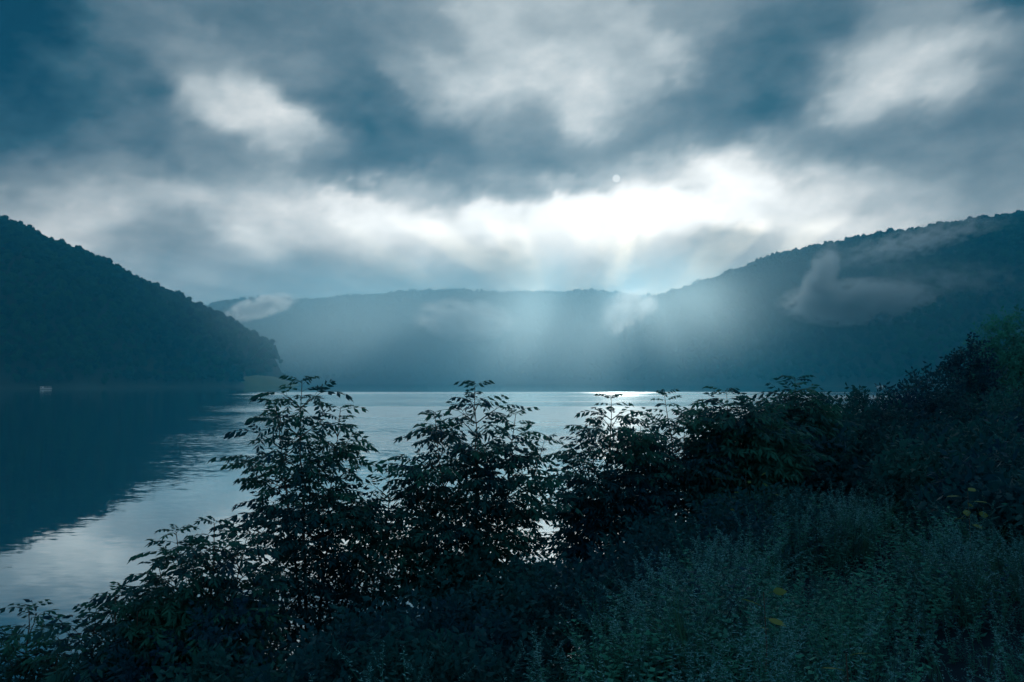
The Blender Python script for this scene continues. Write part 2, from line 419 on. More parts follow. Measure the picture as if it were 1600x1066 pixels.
def crown(seed, kind=0, nq=420):
    r = np.random.default_rng(seed); b = MB()
    nl = 7
    for k in range(nl):
        if k == 0: c = np.array([0, 0, 8.6]); s = np.array([3.2, 3.2, 4.2])
        else:
            a = k * 2.4 + r.random(); q = 1.6 + 1.5 * r.random()
            c = np.array([q * math.cos(a), q * math.sin(a), 6.2 + 6.0 * r.random()]); s = np.array([1.8, 1.8, 1.9]) * (.75 + .6 * r.random())
        Vi, Fi = ICO1
        b.add(c + Vi * s * .82 * (1 + .25 * r.normal(size=(len(Vi), 1))), Fi)
        d = r.normal(size=(nq // nl, 3)); d[:, 2] = np.abs(d[:, 2]) * .9 - .25
        d /= np.linalg.norm(d, axis=1)[:, None]
        C = c + d * s * (.85 + .3 * r.random((len(d), 1)))
        b.add(*quads(C, d + .7 * r.normal(size=d.shape), .28 + .34 * r.random(len(d)), .75, r))
    b.tube([(0, 0, -1.5), (.1, 0, 3), (0, .1, 7)], [.28, .22, .12], 5)
    return b.mesh('crown', M_FOREST)
FOREST = [('crown', crown(s)) for s in (1, 2, 3, 4, 5, 6)]

# ------------------------------------------------------------------ hills: ridge lines with flanks down to the shore
TREE_H = 13.0
def ridge(pts):                     # (px, py of skyline, forward distance, half width) -> xyz of the ground ridge
    o = []
    for px, py, D, w in pts:
        q = at(px, py, D); o.append((q[0], q[1], q[2] - TREE_H, w))
    return np.array(o)
def hill_height(R, X, Y, seed, rough=9.0, power=1.5):
    best = np.full(X.shape, 1e9); bd = np.full(X.shape, 1e9); T = np.zeros_like(X); W = np.ones_like(X); side = np.zeros_like(X)
    for a, b in zip(R[:-1], R[1:]):
        d = b[:2] - a[:2]; L2 = (d ** 2).sum()
        t = np.clip(((X - a[0]) * d[0] + (Y - a[1]) * d[1]) / L2, 0, 1)
        dx = X - (a[0] + t * d[0]); dy = Y - (a[1] + t * d[1])
        w = a[3] + t * (b[3] - a[3]); dd = np.hypot(dx, dy); q = dd / w
        mk = dd < bd; bd = np.where(mk, dd, bd)
        best = np.where(mk, q, best); T = np.where(mk, a[2] + t * (b[2] - a[2]), T); W = np.where(mk, w, W)
    gully = fbm(X / 130 + seed, Y / 130, 4)
    q = np.clip(best * (1 + .10 * fbm(X / 160 + seed * 3, Y / 160, 3) * np.clip(best * 2 - .4, 0, 1)), 0, 3)
    h = T * (1 - q ** power) + rough * gully * np.clip(q * 3, 0.1, 1) * np.clip(1.15 - q, 0, 1) * 1.6
    return np.where(q < 1.0, np.maximum(h, 0.3 * (1 - q) * 10), -(q - 1) * 12), q

def make_hill(name, R, seed, label, flabel, step, spacing, scale=1.0, power=1.5, rough=9.0, mat=M_HILL, keep=None, cull=True):
    w = R[:, 3].max() * 1.1
    xs = np.arange(R[:, 0].min() - w, R[:, 0].max() + w, step); ys = np.arange(R[:, 1].min() - w, R[:, 1].max() + w, step)
    X, Y = np.meshgrid(xs, ys)
    H, q = hill_height(R, X, Y, seed, rough, power)
    H = np.maximum(H, -1.0)
    ny, nx = X.shape
    i, j = np.meshgrid(np.arange(ny - 1), np.arange(nx - 1), indexing='ij')
    Fq = np.stack([i * nx + j, i * nx + j + 1, (i + 1) * nx + j + 1, (i + 1) * nx + j], -1).reshape(-1, 4)
    Fq = Fq[(H.ravel()[Fq] > -.95).any(1)]
    use = np.unique(Fq); rm = np.full(X.size, -1); rm[use] = np.arange(len(use))
    V = np.stack([X, Y, H], -1).reshape(-1, 3)[use]
    tag(link(name, mesh(name, V, rm[Fq], mat, True)), label, 'hill', kind='structure')
    if not spacing: return
    # trees on every flank that the lake can see
    xs = np.arange(xs[0], xs[-1], spacing); ys = np.arange(ys[0], ys[-1], spacing)
    X, Y = np.meshgrid(xs, ys)
    r = np.random.default_rng(seed)
    X = (X + spacing * .9 * (r.random(X.shape) - .5)).ravel(); Y = (Y + spacing * .9 * (r.random(Y.shape) - .5)).ravel()
    H, q = hill_height(R, X, Y, seed, rough, power)
    # distance order: the side turned to the camera plus a strip behind the crest
    Hf, _ = hill_height(R, X * (1 + 70 / np.hypot(X, Y)), Y * (1 + 70 / np.hypot(X, Y)), seed, rough, power)
    mk = (H > .15) & (q < .998) & ((Hf > H - 8) | (q < .22) | (not cull))
    mk &= np.abs(X / np.maximum(Y, 1)) < .85
    if keep is not None: mk &= keep(X, Y)
    X, Y, H = X[mk], Y[mk], H[mk]; N = len(X)
    S = scale * (.70 + .5 * r.random(N)) * (1 + .22 * fbm(X / 40, Y / 40, 2))
    S = np.stack([S * (.9 + .3 * r.random(N)), S * (.9 + .3 * r.random(N)), S * (.85 + .35 * r.random(N))], -1)
    o = scatter(name + '_forest', np.stack([X, Y, H], -1), r.random(N) * 6.28, S, r.integers(0, len(FOREST), N), FOREST, 'forest')
    o.name = 'forest'
    tag(o, flabel, 'forest', kind='stuff')
    return N

R_far = ridge([(150, 480, 2050, 480), (250, 482, 2050, 480), (325, 478, 2060, 480), (365, 470, 2080, 480), (440, 468, 2080, 470), (490, 469, 2080, 470), (540, 466, 2060, 470),
               (580, 462, 2050, 470), (640, 455, 2050, 470), (680, 454, 2050, 470), (740, 456, 2060, 470), (800, 458, 2080, 480), (860, 457, 2100, 480), (920, 455, 2120, 490), (950, 457, 2120, 500), (985, 463, 2140, 500), (1020, 465, 2160, 520), (1100, 464, 2200, 520), (1300, 455, 2300, 560)])
R_right = ridge([(985, 500, 1780, 260), (1010, 476, 1760, 290), (1050, 461, 1730, 320), (1080, 450, 1690, 320), (1110, 440, 1650, 320), (1140, 432, 1610, 330), (1170, 420, 1570, 330), (1200, 408, 1530, 340), (1235, 397, 1490, 350), (1280, 388, 1440, 360),
                 (1350, 375, 1360, 370), (1420, 362, 1290, 380), (1500, 348, 1220, 390), (1600, 333, 1150, 400), (1800, 310, 1050, 400), (2100, 300, 950, 400)])
R_left = ridge([(-420, 300, 900, 250), (-200, 300, 920, 260), (0, 340, 960, 270), (39, 356, 966, 265), (78, 374, 975, 250), (135, 395, 985, 230), (160, 406, 990, 220), (210, 434, 1005, 190), (261, 455, 1020, 165), (291, 474, 1035, 150), (324, 486, 1050, 130),
                (355, 503, 1065, 92), (396, 520, 1082, 52), (416, 530, 1090, 30), (425, 540, 1096, 17)])
n1 = make_hill('hill', R_far, 21, 'long hazy far hill behind the lake', 'hazy woods on the long far hill', 16, 10.5, 1.15, 1.5, 14)
n2 = make_hill('hill', R_right, 34, 'tall wooded hill rising behind the right shore shrubs with mist patches', 'woods with mist patches on the hill rising behind the shore shrubs', 14, 9.0, 1.05, 1.6, 12)
n3 = make_hill('hill', R_left, 47, 'dark steep wooded hill above the moored pontoon boat', 'dark woods on the steep hill above the pontoon boat', 10, 6.4, .95, 2.4, 8, cull=False)
print('forest', n1, n2, n3)
# grassy spit at the foot of the dark hill
SP = np.array([(*at(330, 596, 935)[:2], 5, 16), (*at(372, 596, 972)[:2], 11, 22), (*at(400, 596, 1012)[:2], 14, 26), (*at(428, 596, 1055)[:2], 12, 26), (*at(448, 596, 1088)[:2], 6, 18), (*at(460, 596, 1105)[:2], 1.5, 10)])
make_hill('grass_spit', SP, 58, 'pale green grassy spit at the foot of the dark wooded hill', '', 3, 0, power=1.3, rough=1.0, mat=M_SPIT)

# ------------------------------------------------------------------ the near bank: plateau edge, then a slope down to the lake
NB = np.array([-.714, .700]); UB = np.array([.700, .714]); P0 = np.array([0, 5.16])
def st(x, y):
    dx = np.asarray(x, float) - P0[0]; dy = np.asarray(y, float) - P0[1]
    return dx * NB[0] + dy * NB[1], dx * UB[0] + dy * UB[1]
def ground(x, y):
    s, t = st(x, y)
    ze = 7.6 + .03 * np.clip(t, 0, 60) + .25 * fbm(np.asarray(x) / 3.1, np.asarray(y) / 3.1, 3)
    back = ze + .7 * (1 - np.exp(np.minimum(s, 0) / 2.5))
    sp_ = np.maximum(s, 0)
    slope = ze - .62 * (sp_ - 1 + np.exp(-sp_))
    return np.maximum(np.where(s < 0, back, slope), -1.0)
ss = np.concatenate([np.arange(-60, -8, 4), np.arange(-8, 8, .4), np.arange(8, 24, 1.0)])
ts = np.concatenate([np.arange(-60, -10, 4), np.arange(-10, 30, .5), np.arange(30, 200, 4)])
S_, T_ = np.meshgrid(ss, ts, indexing='ij')
X_ = P0[0] + S_ * NB[0] + T_ * UB[0]; Y_ = P0[1] + S_ * NB[1] + T_ * UB[1]
V = np.stack([X_, Y_, ground(X_, Y_)], -1).reshape(-1, 3)
ny, nx = X_.shape
i, j = np.meshgrid(np.arange(ny - 1), np.arange(nx - 1), indexing='ij')
Fq = np.stack([i * nx + j, (i + 1) * nx + j, (i + 1) * nx + j + 1, i * nx + j + 1], -1).reshape(-1, 4)
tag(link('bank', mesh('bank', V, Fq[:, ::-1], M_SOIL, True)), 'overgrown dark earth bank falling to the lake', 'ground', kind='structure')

# ------------------------------------------------------------------ leaves
def leaflet(b, base, d, nrm, L, W, fold=.25):
    d = d / np.linalg.norm(d); sd_ = np.cross(nrm, d); sd_ /= np.linalg.norm(sd_); nn_ = np.cross(d, sd_)
    m1 = base + d * L * .45
    tip = base + d * L - nn_ * L * .12
    V = [base, m1 + sd_ * W * .5 - nn_ * W * fold, tip, m1 - sd_ * W * .5 - nn_ * W * fold, m1]
    b.add(V, [(0, 1, 4), (1, 2, 4), (2, 3, 4), (3, 0, 4)])
def pinnate(seed, pairs):           # one compound ash leaf along +X, unit about 0.25 m
    r = np.random.default_rng(seed); b = MB()
    L = .26; dr = .02 + .10 * r.random()
    curve = lambda u: np.array([L * u, .012 * math.sin(3 * u + seed), L * (.22 * u - (dr + .30) * u * u)])
    us = np.linspace(.28, .93, pairs)
    P = [curve(u) for u in np.linspace(0, 1, 5)]
    b.tube(P, [.0026, .0022, .0018, .0015, .001], 3)
    for k, u in enumerate(us):
        p_ = curve(u); tan = curve(u + .02) - p_; tan /= np.linalg.norm(tan)
        for s_ in (-1, 1):
            d = tan * (.55 + .25 * r.random()) + np.array([0, s_, 0]) * .85 + np.array([0, 0, -.18 - .3 * r.random()])
            leaflet(b, p_, d, np.array([0, s_ * .25, 1]) + .25 * r.normal(size=3), (.092 + .022 * r.random()) * (1 - .25 * abs(u - .6)), .034 + .010 * r.random())
    tan = curve(1) - curve(.95)
    leaflet(b, curve(1), tan + np.array([0, 0, -.01]), np.array([0, 0, 1.]), .095, .034)
    return np.vstack(b.V), np.vstack(b.F)
PIN = [pinnate(s, 3 + s % 2) for s in range(6)]
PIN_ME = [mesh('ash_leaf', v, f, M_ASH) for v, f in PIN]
def sprig(seed, nl=9, LL=.075, WW=.04):
    r = np.random.default_rng(seed + 100); b = MB(); L = .26
    curve = lambda u: np.array([L * u, .02 * math.sin(2.5 * u + seed), L * (.25 * u - .35 * u * u)])
    b.tube([curve(u) for u in (0, .5, 1)], [.003, .002, .001], 3)
    for k in range(nl):
        u = .15 + .85 * k / (nl - 1); a = k * 2.4 + r.random()
        d = np.array([.55, math.cos(a), .8 * math.sin(a) - .25])
        leaflet(b, curve(u), d, np.array([.2, 0, 1]) + .5 * r.normal(size=3), LL * (.75 + .5 * r.random()), WW * (.8 + .4 * r.random()))
    return np.vstack(b.V), np.vstack(b.F)
SPR = [sprig(s) for s in range(6)]

def frames(D, roll):
    D = D / (np.linalg.norm(D, axis=1)[:, None] + 1e-9)
    up = np.tile([0., 0, 1], (len(D), 1)); up[np.abs(D[:, 2]) > .96] = [1, 0, 0]
    Yv = np.cross(up, D); Yv /= np.linalg.norm(Yv, axis=1)[:, None]
    Zv = np.cross(D, Yv)
    c, s = np.cos(roll)[:, None], np.sin(roll)[:, None]
    return np.stack([D, Yv * c + Zv * s, Zv * c - Yv * s], -1)      # columns = axes
def stamp(kinds, P, R, S, K):
    b = MB()
    for k, (V, Fc) in enumerate(kinds):
        mk = np.where(K == k)[0]
        if not len(mk): continue
        W = np.einsum('nij,vj->nvi', R[mk], V) * S[mk][:, None, None] + P[mk][:, None]
        nf = (Fc[None] + (np.arange(len(mk)) * len(V))[:, None, None]).reshape(-1, 3)
        b.add(W.reshape(-1, 3), nf)
    return b

# ------------------------------------------------------------------ ash saplings
def ash(tips, label, seed, depth=4.0, maxb=.85, sep=280, group=None, leafsize=1.08, base=None, spike=0, grow=.48, node=.18, density=1.0, trunk_r=.038, name='ash_sapling'):
    r = np.random.default_rng(seed)
    tips = [at(*q) for q in tips]
    bx, by = (np.mean([q[:2] for q in tips], 0) if base is None else base)
    B = np.array([bx, by, float(ground(bx, by)) - .05])
    root = bpy.data.objects.new(name, None); col.objects.link(root); root.location = B
    root.empty_display_size = .3
    tag(root, label, 'tree', group)
    LP, LD, LS = [], [], []
    tw = MB()
    def leaf(p, d, s=1.0): LP.append(p); LD.append(d); LS.append(s * leafsize * (.8 + .4 * r.random()))
    for li, tip in enumerate(tips):
        n_ = 16; u = np.linspace(0, 1, n_)
        e = tip - B
        P = B + np.stack([e[0] * u ** 1.15, e[1] * u ** 1.15, e[2] * u], -1)
        wob = np.cumsum(r.normal(size=(n_, 2)) * .022, 0); wob -= u[:, None] * wob[-1]; wob *= np.sin(u * math.pi)[:, None] ** .5 + .01
        P[:, :2] += wob
        H = np.linalg.norm(e)
        rad_ = (trunk_r if li == 0 else trunk_r * .7) * (1 - u) ** 1.15 + .0035
        b = MB(); b.tube(P - B, rad_, 7)
        link('trunk' if li == 0 else 'stem', b.mesh('stem', M_BARK, True), root)
        def on(d):                  # point d metres below the tip
            q = max(0, 1 - d / H) * (n_ - 1); k = min(int(q), n_ - 2); f_ = q - k
            return P[k] * (1 - f_) + P[k + 1] * f_
        d = .02; k = int(r.integers(0, 4))
        for a in range(3): leaf(on(.0), np.array([math.cos(a * 2.1 + k), math.sin(a * 2.1 + k), .5]), .7)
        dp_ = min(depth, H * .86)
        az0 = r.random() * 6.28
        while d < dp_:
            p_ = on(d); az = az0 + k * 1.5708 + r.normal() * .3; k += 1
            for s_ in (0, math.pi):
                o_ = np.array([math.cos(az + s_), math.sin(az + s_), 0])
                if d < (.26 if spike == 0 else spike):
                    leaf(p_, o_ + np.array([0, 0, .25 + .3 * r.random()]), .75 + .3 * min(d / .4, 1)); continue
                Lb = min(maxb, .20 + grow * (d - .24)) * (.55 + .75 * r.random())
                lift = 1.15 - .26 * min(d, 2.4)
                Q = lambda u_: p_ + o_ * Lb * u_ * .85 + np.array([0, 0, Lb * (lift * u_ * .7 - .12 * u_ * u_)])
                tw.tube([Q(0) - B, Q(.5) - B, Q(1) - B], [.008, .006, .0025], 4)
                nb = max(2, int(Lb / .125 * density * (1.0 if d < 1.4 else .78))); lat = np.array([-o_[1], o_[0], 0])
                for a in range(nb):
                    u_ = .36 + .64 * (a + .5 * r.random()) / nb; q = Q(u_)
                    if a % 2 == 0:
                        for t_ in (-1, 1): leaf(q, o_ * .55 + lat * t_ * .85 + np.array([0, 0, .12 + .2 * r.normal()]), .9)
                    else:
                        leaf(q, o_ * .5 + lat * r.normal() * .4 + np.array([0, 0, .7]), .8)
                        leaf(q, o_ * .7 + lat * r.normal() * .5 + np.array([0, 0, -.45]), .85)
                leaf(Q(1), o_ + np.array([0, 0, .1]), 1.05)
                if Lb > (.5 if d < 1.6 else .62):
                    for u_ in (.4, .68):
                        for t_ in (-1, 1):
                            q0 = Q(u_); dd = o_ * .6 + lat * t_ * .8 + np.array([0, 0, .3]); l2 = Lb * .42
                            tw.tube([q0 - B, q0 + dd * l2 - B], [.004, .002], 3)
                            for v_ in (.45, .95):
                                q = q0 + dd * l2 * v_; la2 = np.cross(dd, [0, 0, 1])
                                leaf(q, dd * .5 + la2 * .8, .8); leaf(q, dd * .5 - la2 * .8, .8)
                            leaf(q0 + dd * l2, dd, .9)
            d += (.10 if d < .26 else node) * (.85 + .3 * r.random())
    P = np.array(LP); D = np.array(LD, float); S = np.array(LS); N = len(P)
    R = frames(D, r.normal(size=N) * .35); K = r.integers(0, len(PIN), N)
    link('twigs', tw.mesh('twigs', M_TWIG), root)['kind'] = 'stuff'
    # the leaves that show best (tips and outer edge) are single parts
    ctr = P.mean(0)
    score = (P[:, 2] - ctr[2]) + .6 * np.abs(P[:, 0] - ctr[0]) - .35 * (P[:, 1] - ctr[1]) + .25 * r.random(N)
    order = np.argsort(-score); one = order[:sep]; rest = order[sep:]
    for q in one:
        o = bpy.data.objects.new('leaf', PIN_ME[K[q]]); col.objects.link(o); o.parent = root
        Mx = Matrix([[*(R[q][a] * S[q]), float(P[q][a] - B[a])] for a in range(3)] + [[0, 0, 0, 1]])
        o.matrix_basis = Mx
    if len(rest):
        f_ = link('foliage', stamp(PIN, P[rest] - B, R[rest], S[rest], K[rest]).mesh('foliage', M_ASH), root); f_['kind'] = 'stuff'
    return N

# ------------------------------------------------------------------ dense shrubs and broad trees
def shrub(px, py, D, radius, label, group, seed, n_=380, mat=None, leaf=1.0, name='shrub', cat='shrub', lobes=6, squash=1.25, drop=2.4, stems=4):
    r = np.random.default_rng(seed); mat = mat or M_SHRUB
    top = at(px, py, D); gz = float(ground(top[0], top[1]))
    B = np.array([top[0], top[1], gz - .05]); H = top[2] - gz
    root = bpy.data.objects.new(name, None); col.objects.link(root); root.location = B; root.empty_display_size = .3
    tag(root, label, cat, group)
    dep = min(drop * radius, H * .92)
    C, Rr = [], []
    for k in range(lobes):
        a = k * 2.4 + r.random(); f_ = (k + .3) / lobes
        q = radius * (.12 + .62 * f_ ** .7)
        C.append([q * math.cos(a), q * math.sin(a), H - radius * .42 - (dep - radius * .5) * f_ * (.75 + .4 * r.random())])
        Rr.append(radius * (.36 + .28 * f_ * r.random() + .12))
    C = np.array(C); Rr = np.array(Rr)
    for k in range(min(stems, lobes)):
        e = C[k]; u = np.linspace(0, 1, 6)
        P = np.stack([e[0] * u ** 1.5, e[1] * u ** 1.5, e[2] * u], -1); P[1:-1, :2] += r.normal(size=(4, 2)) * .04 * radius
        b = MB(); b.tube(P, (.022 + .012 * H / 3) * (1 - u * .85), 6)
        link('stem' if cat == 'shrub' else ('trunk' if k == 0 else 'limb'), b.mesh('stem', M_BARK, True), root)
    w = Rr ** 2; k = r.choice(lobes, n_, p=w / w.sum())
    d = r.normal(size=(n_, 3)); d[:, 2] = d[:, 2] * .9 + .25; d /= np.linalg.norm(d, axis=1)[:, None]
    rr_ = Rr[k] * (.55 + .5 * r.random(n_) ** .6)
    P = C[k] + d * rr_[:, None] * np.array([1, 1, squash])
    P[:, 2] = np.clip(P[:, 2], .02, H)
    Dv = d * .8 + .5 * r.normal(size=d.shape) + [0, 0, .12]
    R = frames(Dv, r.normal(size=n_) * .5); S = leaf * (.75 + .5 * r.random(n_))
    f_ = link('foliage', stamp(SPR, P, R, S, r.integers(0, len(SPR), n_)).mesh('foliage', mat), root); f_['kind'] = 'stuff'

cnt = []
cnt.append(ash([(472, 597, 9.5), (430, 630, 9.35), (532, 640, 9.7), (500, 720, 9.2)], 'tall ash sapling with open layered leaves before the bright water beside the dark hill', 1, 4.4, .60, node=.19, density=.85, grow=.34, leafsize=1.15))
cnt.append(ash([(742, 603, 10.0), (680, 652, 9.8), (806, 646, 10.1), (850, 690, 10.2), (640, 720, 9.7)], 'broad bushy ash with one thin leader above its rounded shoulders', 2, 3.6, .68, node=.18, density=.88, grow=.40, leafsize=1.15))
cnt.append(ash([(608, 738, 9.9), (575, 790, 9.6)], 'small ash sapling filling the gap between the tall ash and the broad ash', 3, 3.0, .7, 160))
cnt.append(ash([(955, 622, 12.0), (1002, 662, 12.2), (905, 710, 11.8), (975, 730, 11.6)], 'ash sapling with sparkling sun glitter showing through its leaves', 4, 3.8, .62, 260, grow=.52, leafsize=1.15, node=.14))
cnt.append(ash([(1038, 616, 12.8), (1068, 648, 12.6), (1086, 690, 12.9)], 'slim shrubby ash with two bare spiky shoots on top', 5, 3.2, .7, 180, spike=.5, grow=.52, leafsize=1.15, node=.13))
cnt.append(ash([(1135, 614, 13.0), (1186, 628, 13.3), (1154, 634, 12.8), (1116, 668, 12.8), (1206, 660, 13.2)], 'twin topped ash with flat horizontal leaf layers', 6, 3.4, .55, 240, grow=.55, leafsize=1.5, node=.13))
cnt.append(ash([(1242, 594, 15.0), (1226, 622, 14.8), (1262, 626, 15.2), (1210, 655, 14.7), (1280, 650, 15.3)], 'pointed ash sapling standing above the low dark shrubs', 7, 2.8, .5, 180, grow=.55, leafsize=1.6, node=.11))
cnt.append(ash([(335, 818, 8.0), (275, 832, 8.0), (385, 842, 8.3), (248, 885, 7.9), (305, 858, 7.9)], 'low twin crowned ash at the foot of the tall ash over pale water', 8, 2.0, .5, 280, node=.15))
cnt.append(ash([(180, 930, 7.6), (150, 960, 7.7), (215, 955, 7.5), (168, 985, 7.5), (238, 990, 7.6)], 'short dark ash seedling between the low twin crowned ash and the drooping one', 9, 1.3, .36, 180, node=.13))
cnt.append(ash([(45, 950, 8.2), (92, 1005, 8.0), (12, 1000, 8.0), (58, 995, 8.1), (32, 1030, 7.9)], 'drooping small ash seedling standing alone over the blue shallows', 10, 1.2, .36, 160, node=.14))
print('leaves', cnt)

thick = [(580,920,8.9,.8),(740,890,8.8,.9),(830,890,8.9,.8),(1060,830,10.6,.8),(1130,790,11.8,.8),(1205,755,12.8,.9),
         (330,975,7.2,.7),(520,1030,7.4,.6),(600,985,7.2,.75),(700,985,6.8,.8),(880,915,7.5,.8),(950,885,8.0,.8),(1030,850,8.7,.8),(1110,810,9.8,.85),(1190,780,10.8,.9),
         (190,1062,7.0,.4),(560,1020,6.2,.7),(650,1035,5.9,.6),(330,1035,6.4,.55)]
near_ash = [(60, 'around the drooping small ash seedling'), (190, 'around the short dark ash seedling'), (320, 'around the low twin crowned ash'), (500, 'under the tall open ash'), (610, 'between the tall ash and the broad ash'),
            (745, 'under the broad bushy ash'), (955, 'under the ash that shows the sun glitter'), (1055, 'under the slim ash with spiky shoots'), (1145, 'under the twin topped ash'), (1240, 'under the pointed ash')]
for k, (px, py, D, R_) in enumerate(thick):
    w_ = min(near_ash, key=lambda q: abs(q[0] - px))[1]
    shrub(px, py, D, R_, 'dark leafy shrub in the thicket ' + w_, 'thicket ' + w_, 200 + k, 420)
bank = [(1298,640,16,.8,0),(1330,668,15.5,.7,0),(1352,620,18,.8,1),(1388,622,19,.85,1),(1290,695,14,1.1,0),(1365,690,15.5,1.2,1),(1426,598,22,.9,2),(1456,588,23,1.0,2),(1440,660,18,1.3,2),(1490,630,24,1.5,3),(1530,640,22,1.6,3),(1590,625,24,1.9,4),(1640,610,26,2,4)]
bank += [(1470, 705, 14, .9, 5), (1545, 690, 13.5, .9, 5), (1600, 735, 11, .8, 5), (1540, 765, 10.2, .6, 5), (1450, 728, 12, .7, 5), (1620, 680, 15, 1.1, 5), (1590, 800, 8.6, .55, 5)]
bl = ['beside the pointed ash', 'on the bank crest below the low motor boat', 'between the boat and the upright dark tree', 'at the foot of the upright dark tree', 'in front of the tallest pale tree', 'around the yellow leaved plant']
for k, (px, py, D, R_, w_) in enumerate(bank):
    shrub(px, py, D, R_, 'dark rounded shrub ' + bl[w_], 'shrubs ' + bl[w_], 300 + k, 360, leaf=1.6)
shrub(1512, 546, 33, 1.05, 'upright dense dark tree in front of the tallest pale tree', None, 401, 900, leaf=2.2, name='bank_tree', cat='tree', lobes=10, squash=1.4, drop=4.6)
shrub(1575, 500, 42, 2.0, 'tallest pale green tree rising above the bank shrubs', None, 402, 1500, leaf=2.6, name='bank_tree', cat='tree', lobes=14, squash=1.4, drop=3.6, mat=M_WEED)
shrub(1640, 540, 42, 2.4, 'wide green tree beside the tallest tree on the bank', None, 403, 1400, leaf=2.6, name='bank_tree', cat='tree', lobes=12, squash=1.2, drop=3.0)

# ------------------------------------------------------------------ weeds on the bank top
def weed(seed, h, nl, plume, broad=False):
    r = np.random.default_rng(seed); a = MB(); b = MB()
    bend = .16 * r.normal(size=2)
    def stem(h, bx, by, ox, oy):
        return lambda u: np.array([ox + bx * u * u * h, oy + by * u * u * h, h * u])
    stems = [stem(h, bend[0], bend[1], 0, 0)]
    if not broad:
        for k in range(2): stems.append(stem(h * (.7 + .25 * r.random()), *(.3 * r.normal(size=2)), *(.04 * r.normal(size=2))))
    for cv in stems:
        a.tube([cv(u) for u in (0, .5, 1)], [.004, .003, .0012], 3)
        for k in range(nl):
            u = .10 + .90 * (k + r.random()) / nl; an = k * 2.4 + .5 * r.normal()
            d = np.array([math.cos(an), math.sin(an), .45 - .5 * r.random()])
            if broad: leaflet(a, cv(u), d, np.array([0, 0, 1.]) + .35 * r.normal(size=3), .095 * (1.15 - .6 * u), .046 * (1.1 - .4 * u))
            else: leaflet(b if (plume and u > .66) else a, cv(u), d, np.array([0, 0, 1.]) + .35 * r.normal(size=3), .060 * (1.2 - .75 * u) * (.7 + .6 * r.random()), .012 * (1.2 - .5 * u))
        if plume:
            for k in range(plume):
                an = r.random() * 6.28; u = .86 + .16 * r.random(); rr_ = .035 * r.random() * (1.08 - u) / .2
                c = cv(u) + np.array([math.cos(an) * rr_, math.sin(an) * rr_, rr_ * .4])
                V_, F_ = quads(c[None], r.normal(size=(1, 3)), np.array([.0018 + .0022 * r.random()]), .7, r); b.add(V_, F_)
    V = np.vstack(a.V + b.V); Fa = np.vstack(a.F)
    Fc = np.vstack([Fa] + ([np.vstack(b.F) + a.n] if b.F else []))
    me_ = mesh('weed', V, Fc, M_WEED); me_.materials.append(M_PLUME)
    mi = np.zeros(len(Fc), np.int32); mi[len(Fa):] = 1; me_.polygons.foreach_set('material_index', mi)
    return me_
def tuft(seed, h, n_=16):
    r = np.random.default_rng(seed); a = MB()
    for k in range(n_):
        an = r.random() * 6.28; L = h * (.6 + .5 * r.random()); out_ = .25 + .4 * r.random(); w = .004
        d = np.array([math.cos(an), math.sin(an), 0]); sd_ = np.array([-d[1], d[0], 0]) * w; p0 = d * .03 * r.random()
        p1 = p0 + d * L * out_ * .35 + [0, 0, L * .55]; p2 = p0 + d * L * out_ + [0, 0, L * (.95 - .3 * out_)]
        a.add([p0 - sd_, p0 + sd_, p1 + sd_, p1 - sd_, p2], [(0, 1, 2), (0, 2, 3), (3, 2, 4)])
    return a.mesh('tuft', M_BLADE)
WEEDS = [('plume', weed(1, .80, 38, 34)), ('plume', weed(2, .74, 34, 28)), ('plume', weed(3, .84, 40, 40)), ('leafy', weed(4, .62, 20, 0, True)), ('leafy', weed(5, .5, 16, 0, True)),
         ('tuft', tuft(6, .7)), ('tuft', tuft(7, .55)), ('leafy', weed(8, .7, 30, 0))]
r = np.random.default_rng(77)
N = 36000
s_ = -9.5 + 10.6 * r.random(N); t_ = -4 + 34 * r.random(N) ** 1.35
X = P0[0] + s_ * NB[0] + t_ * UB[0]; Y = P0[1] + s_ * NB[1] + t_ * UB[1]
dist = np.hypot(X, Y)
mk = (Y > 1.2) & (dist > 1.7) & (t_ < 19) & (np.abs(X) < Y * .80 + .6) & (dist < 32)
patch = fbm(X / 1.7, Y / 1.7, 3); patch2 = fbm(X / 1.1 + 40, Y / 1.1, 2)
bare = np.exp(-((X - 3.9) / 1.7) ** 2 - ((Y - 5.4) / 1.7) ** 2)  # corner shade put into the cover: weeds thinned and shortened over dark soil
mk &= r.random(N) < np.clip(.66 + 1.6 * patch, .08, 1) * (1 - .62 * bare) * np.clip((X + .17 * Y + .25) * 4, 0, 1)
X, Y, s_, t_, patch, patch2, dist, bare = (q[mk] for q in (X, Y, s_, t_, patch, patch2, dist, bare)); N = len(X)
crest = np.exp(-((s_ + .7) / 1.15) ** 2)
pl = r.random(N) < np.clip(.04 + .95 * crest * (patch2 > -.4), 0, .95) * np.clip((dist - 3.5) / 3, .1, 1) * np.clip((11.5 - t_) / 2, 0, 1)
idx = np.where(pl, r.integers(0, 3, N), r.choice([3, 4, 3, 4, 7, 7, 5, 6], N))
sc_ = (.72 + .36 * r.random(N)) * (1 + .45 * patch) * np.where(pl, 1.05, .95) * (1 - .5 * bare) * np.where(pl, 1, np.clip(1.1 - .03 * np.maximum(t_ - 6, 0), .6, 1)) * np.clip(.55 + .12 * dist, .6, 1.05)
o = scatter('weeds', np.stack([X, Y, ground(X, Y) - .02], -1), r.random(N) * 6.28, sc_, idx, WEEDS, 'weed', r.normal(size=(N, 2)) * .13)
tag(o, 'tangle of plumed weeds, leafy herbs and grass on the bank top', 'weeds', kind='stuff')
print('weeds', N)

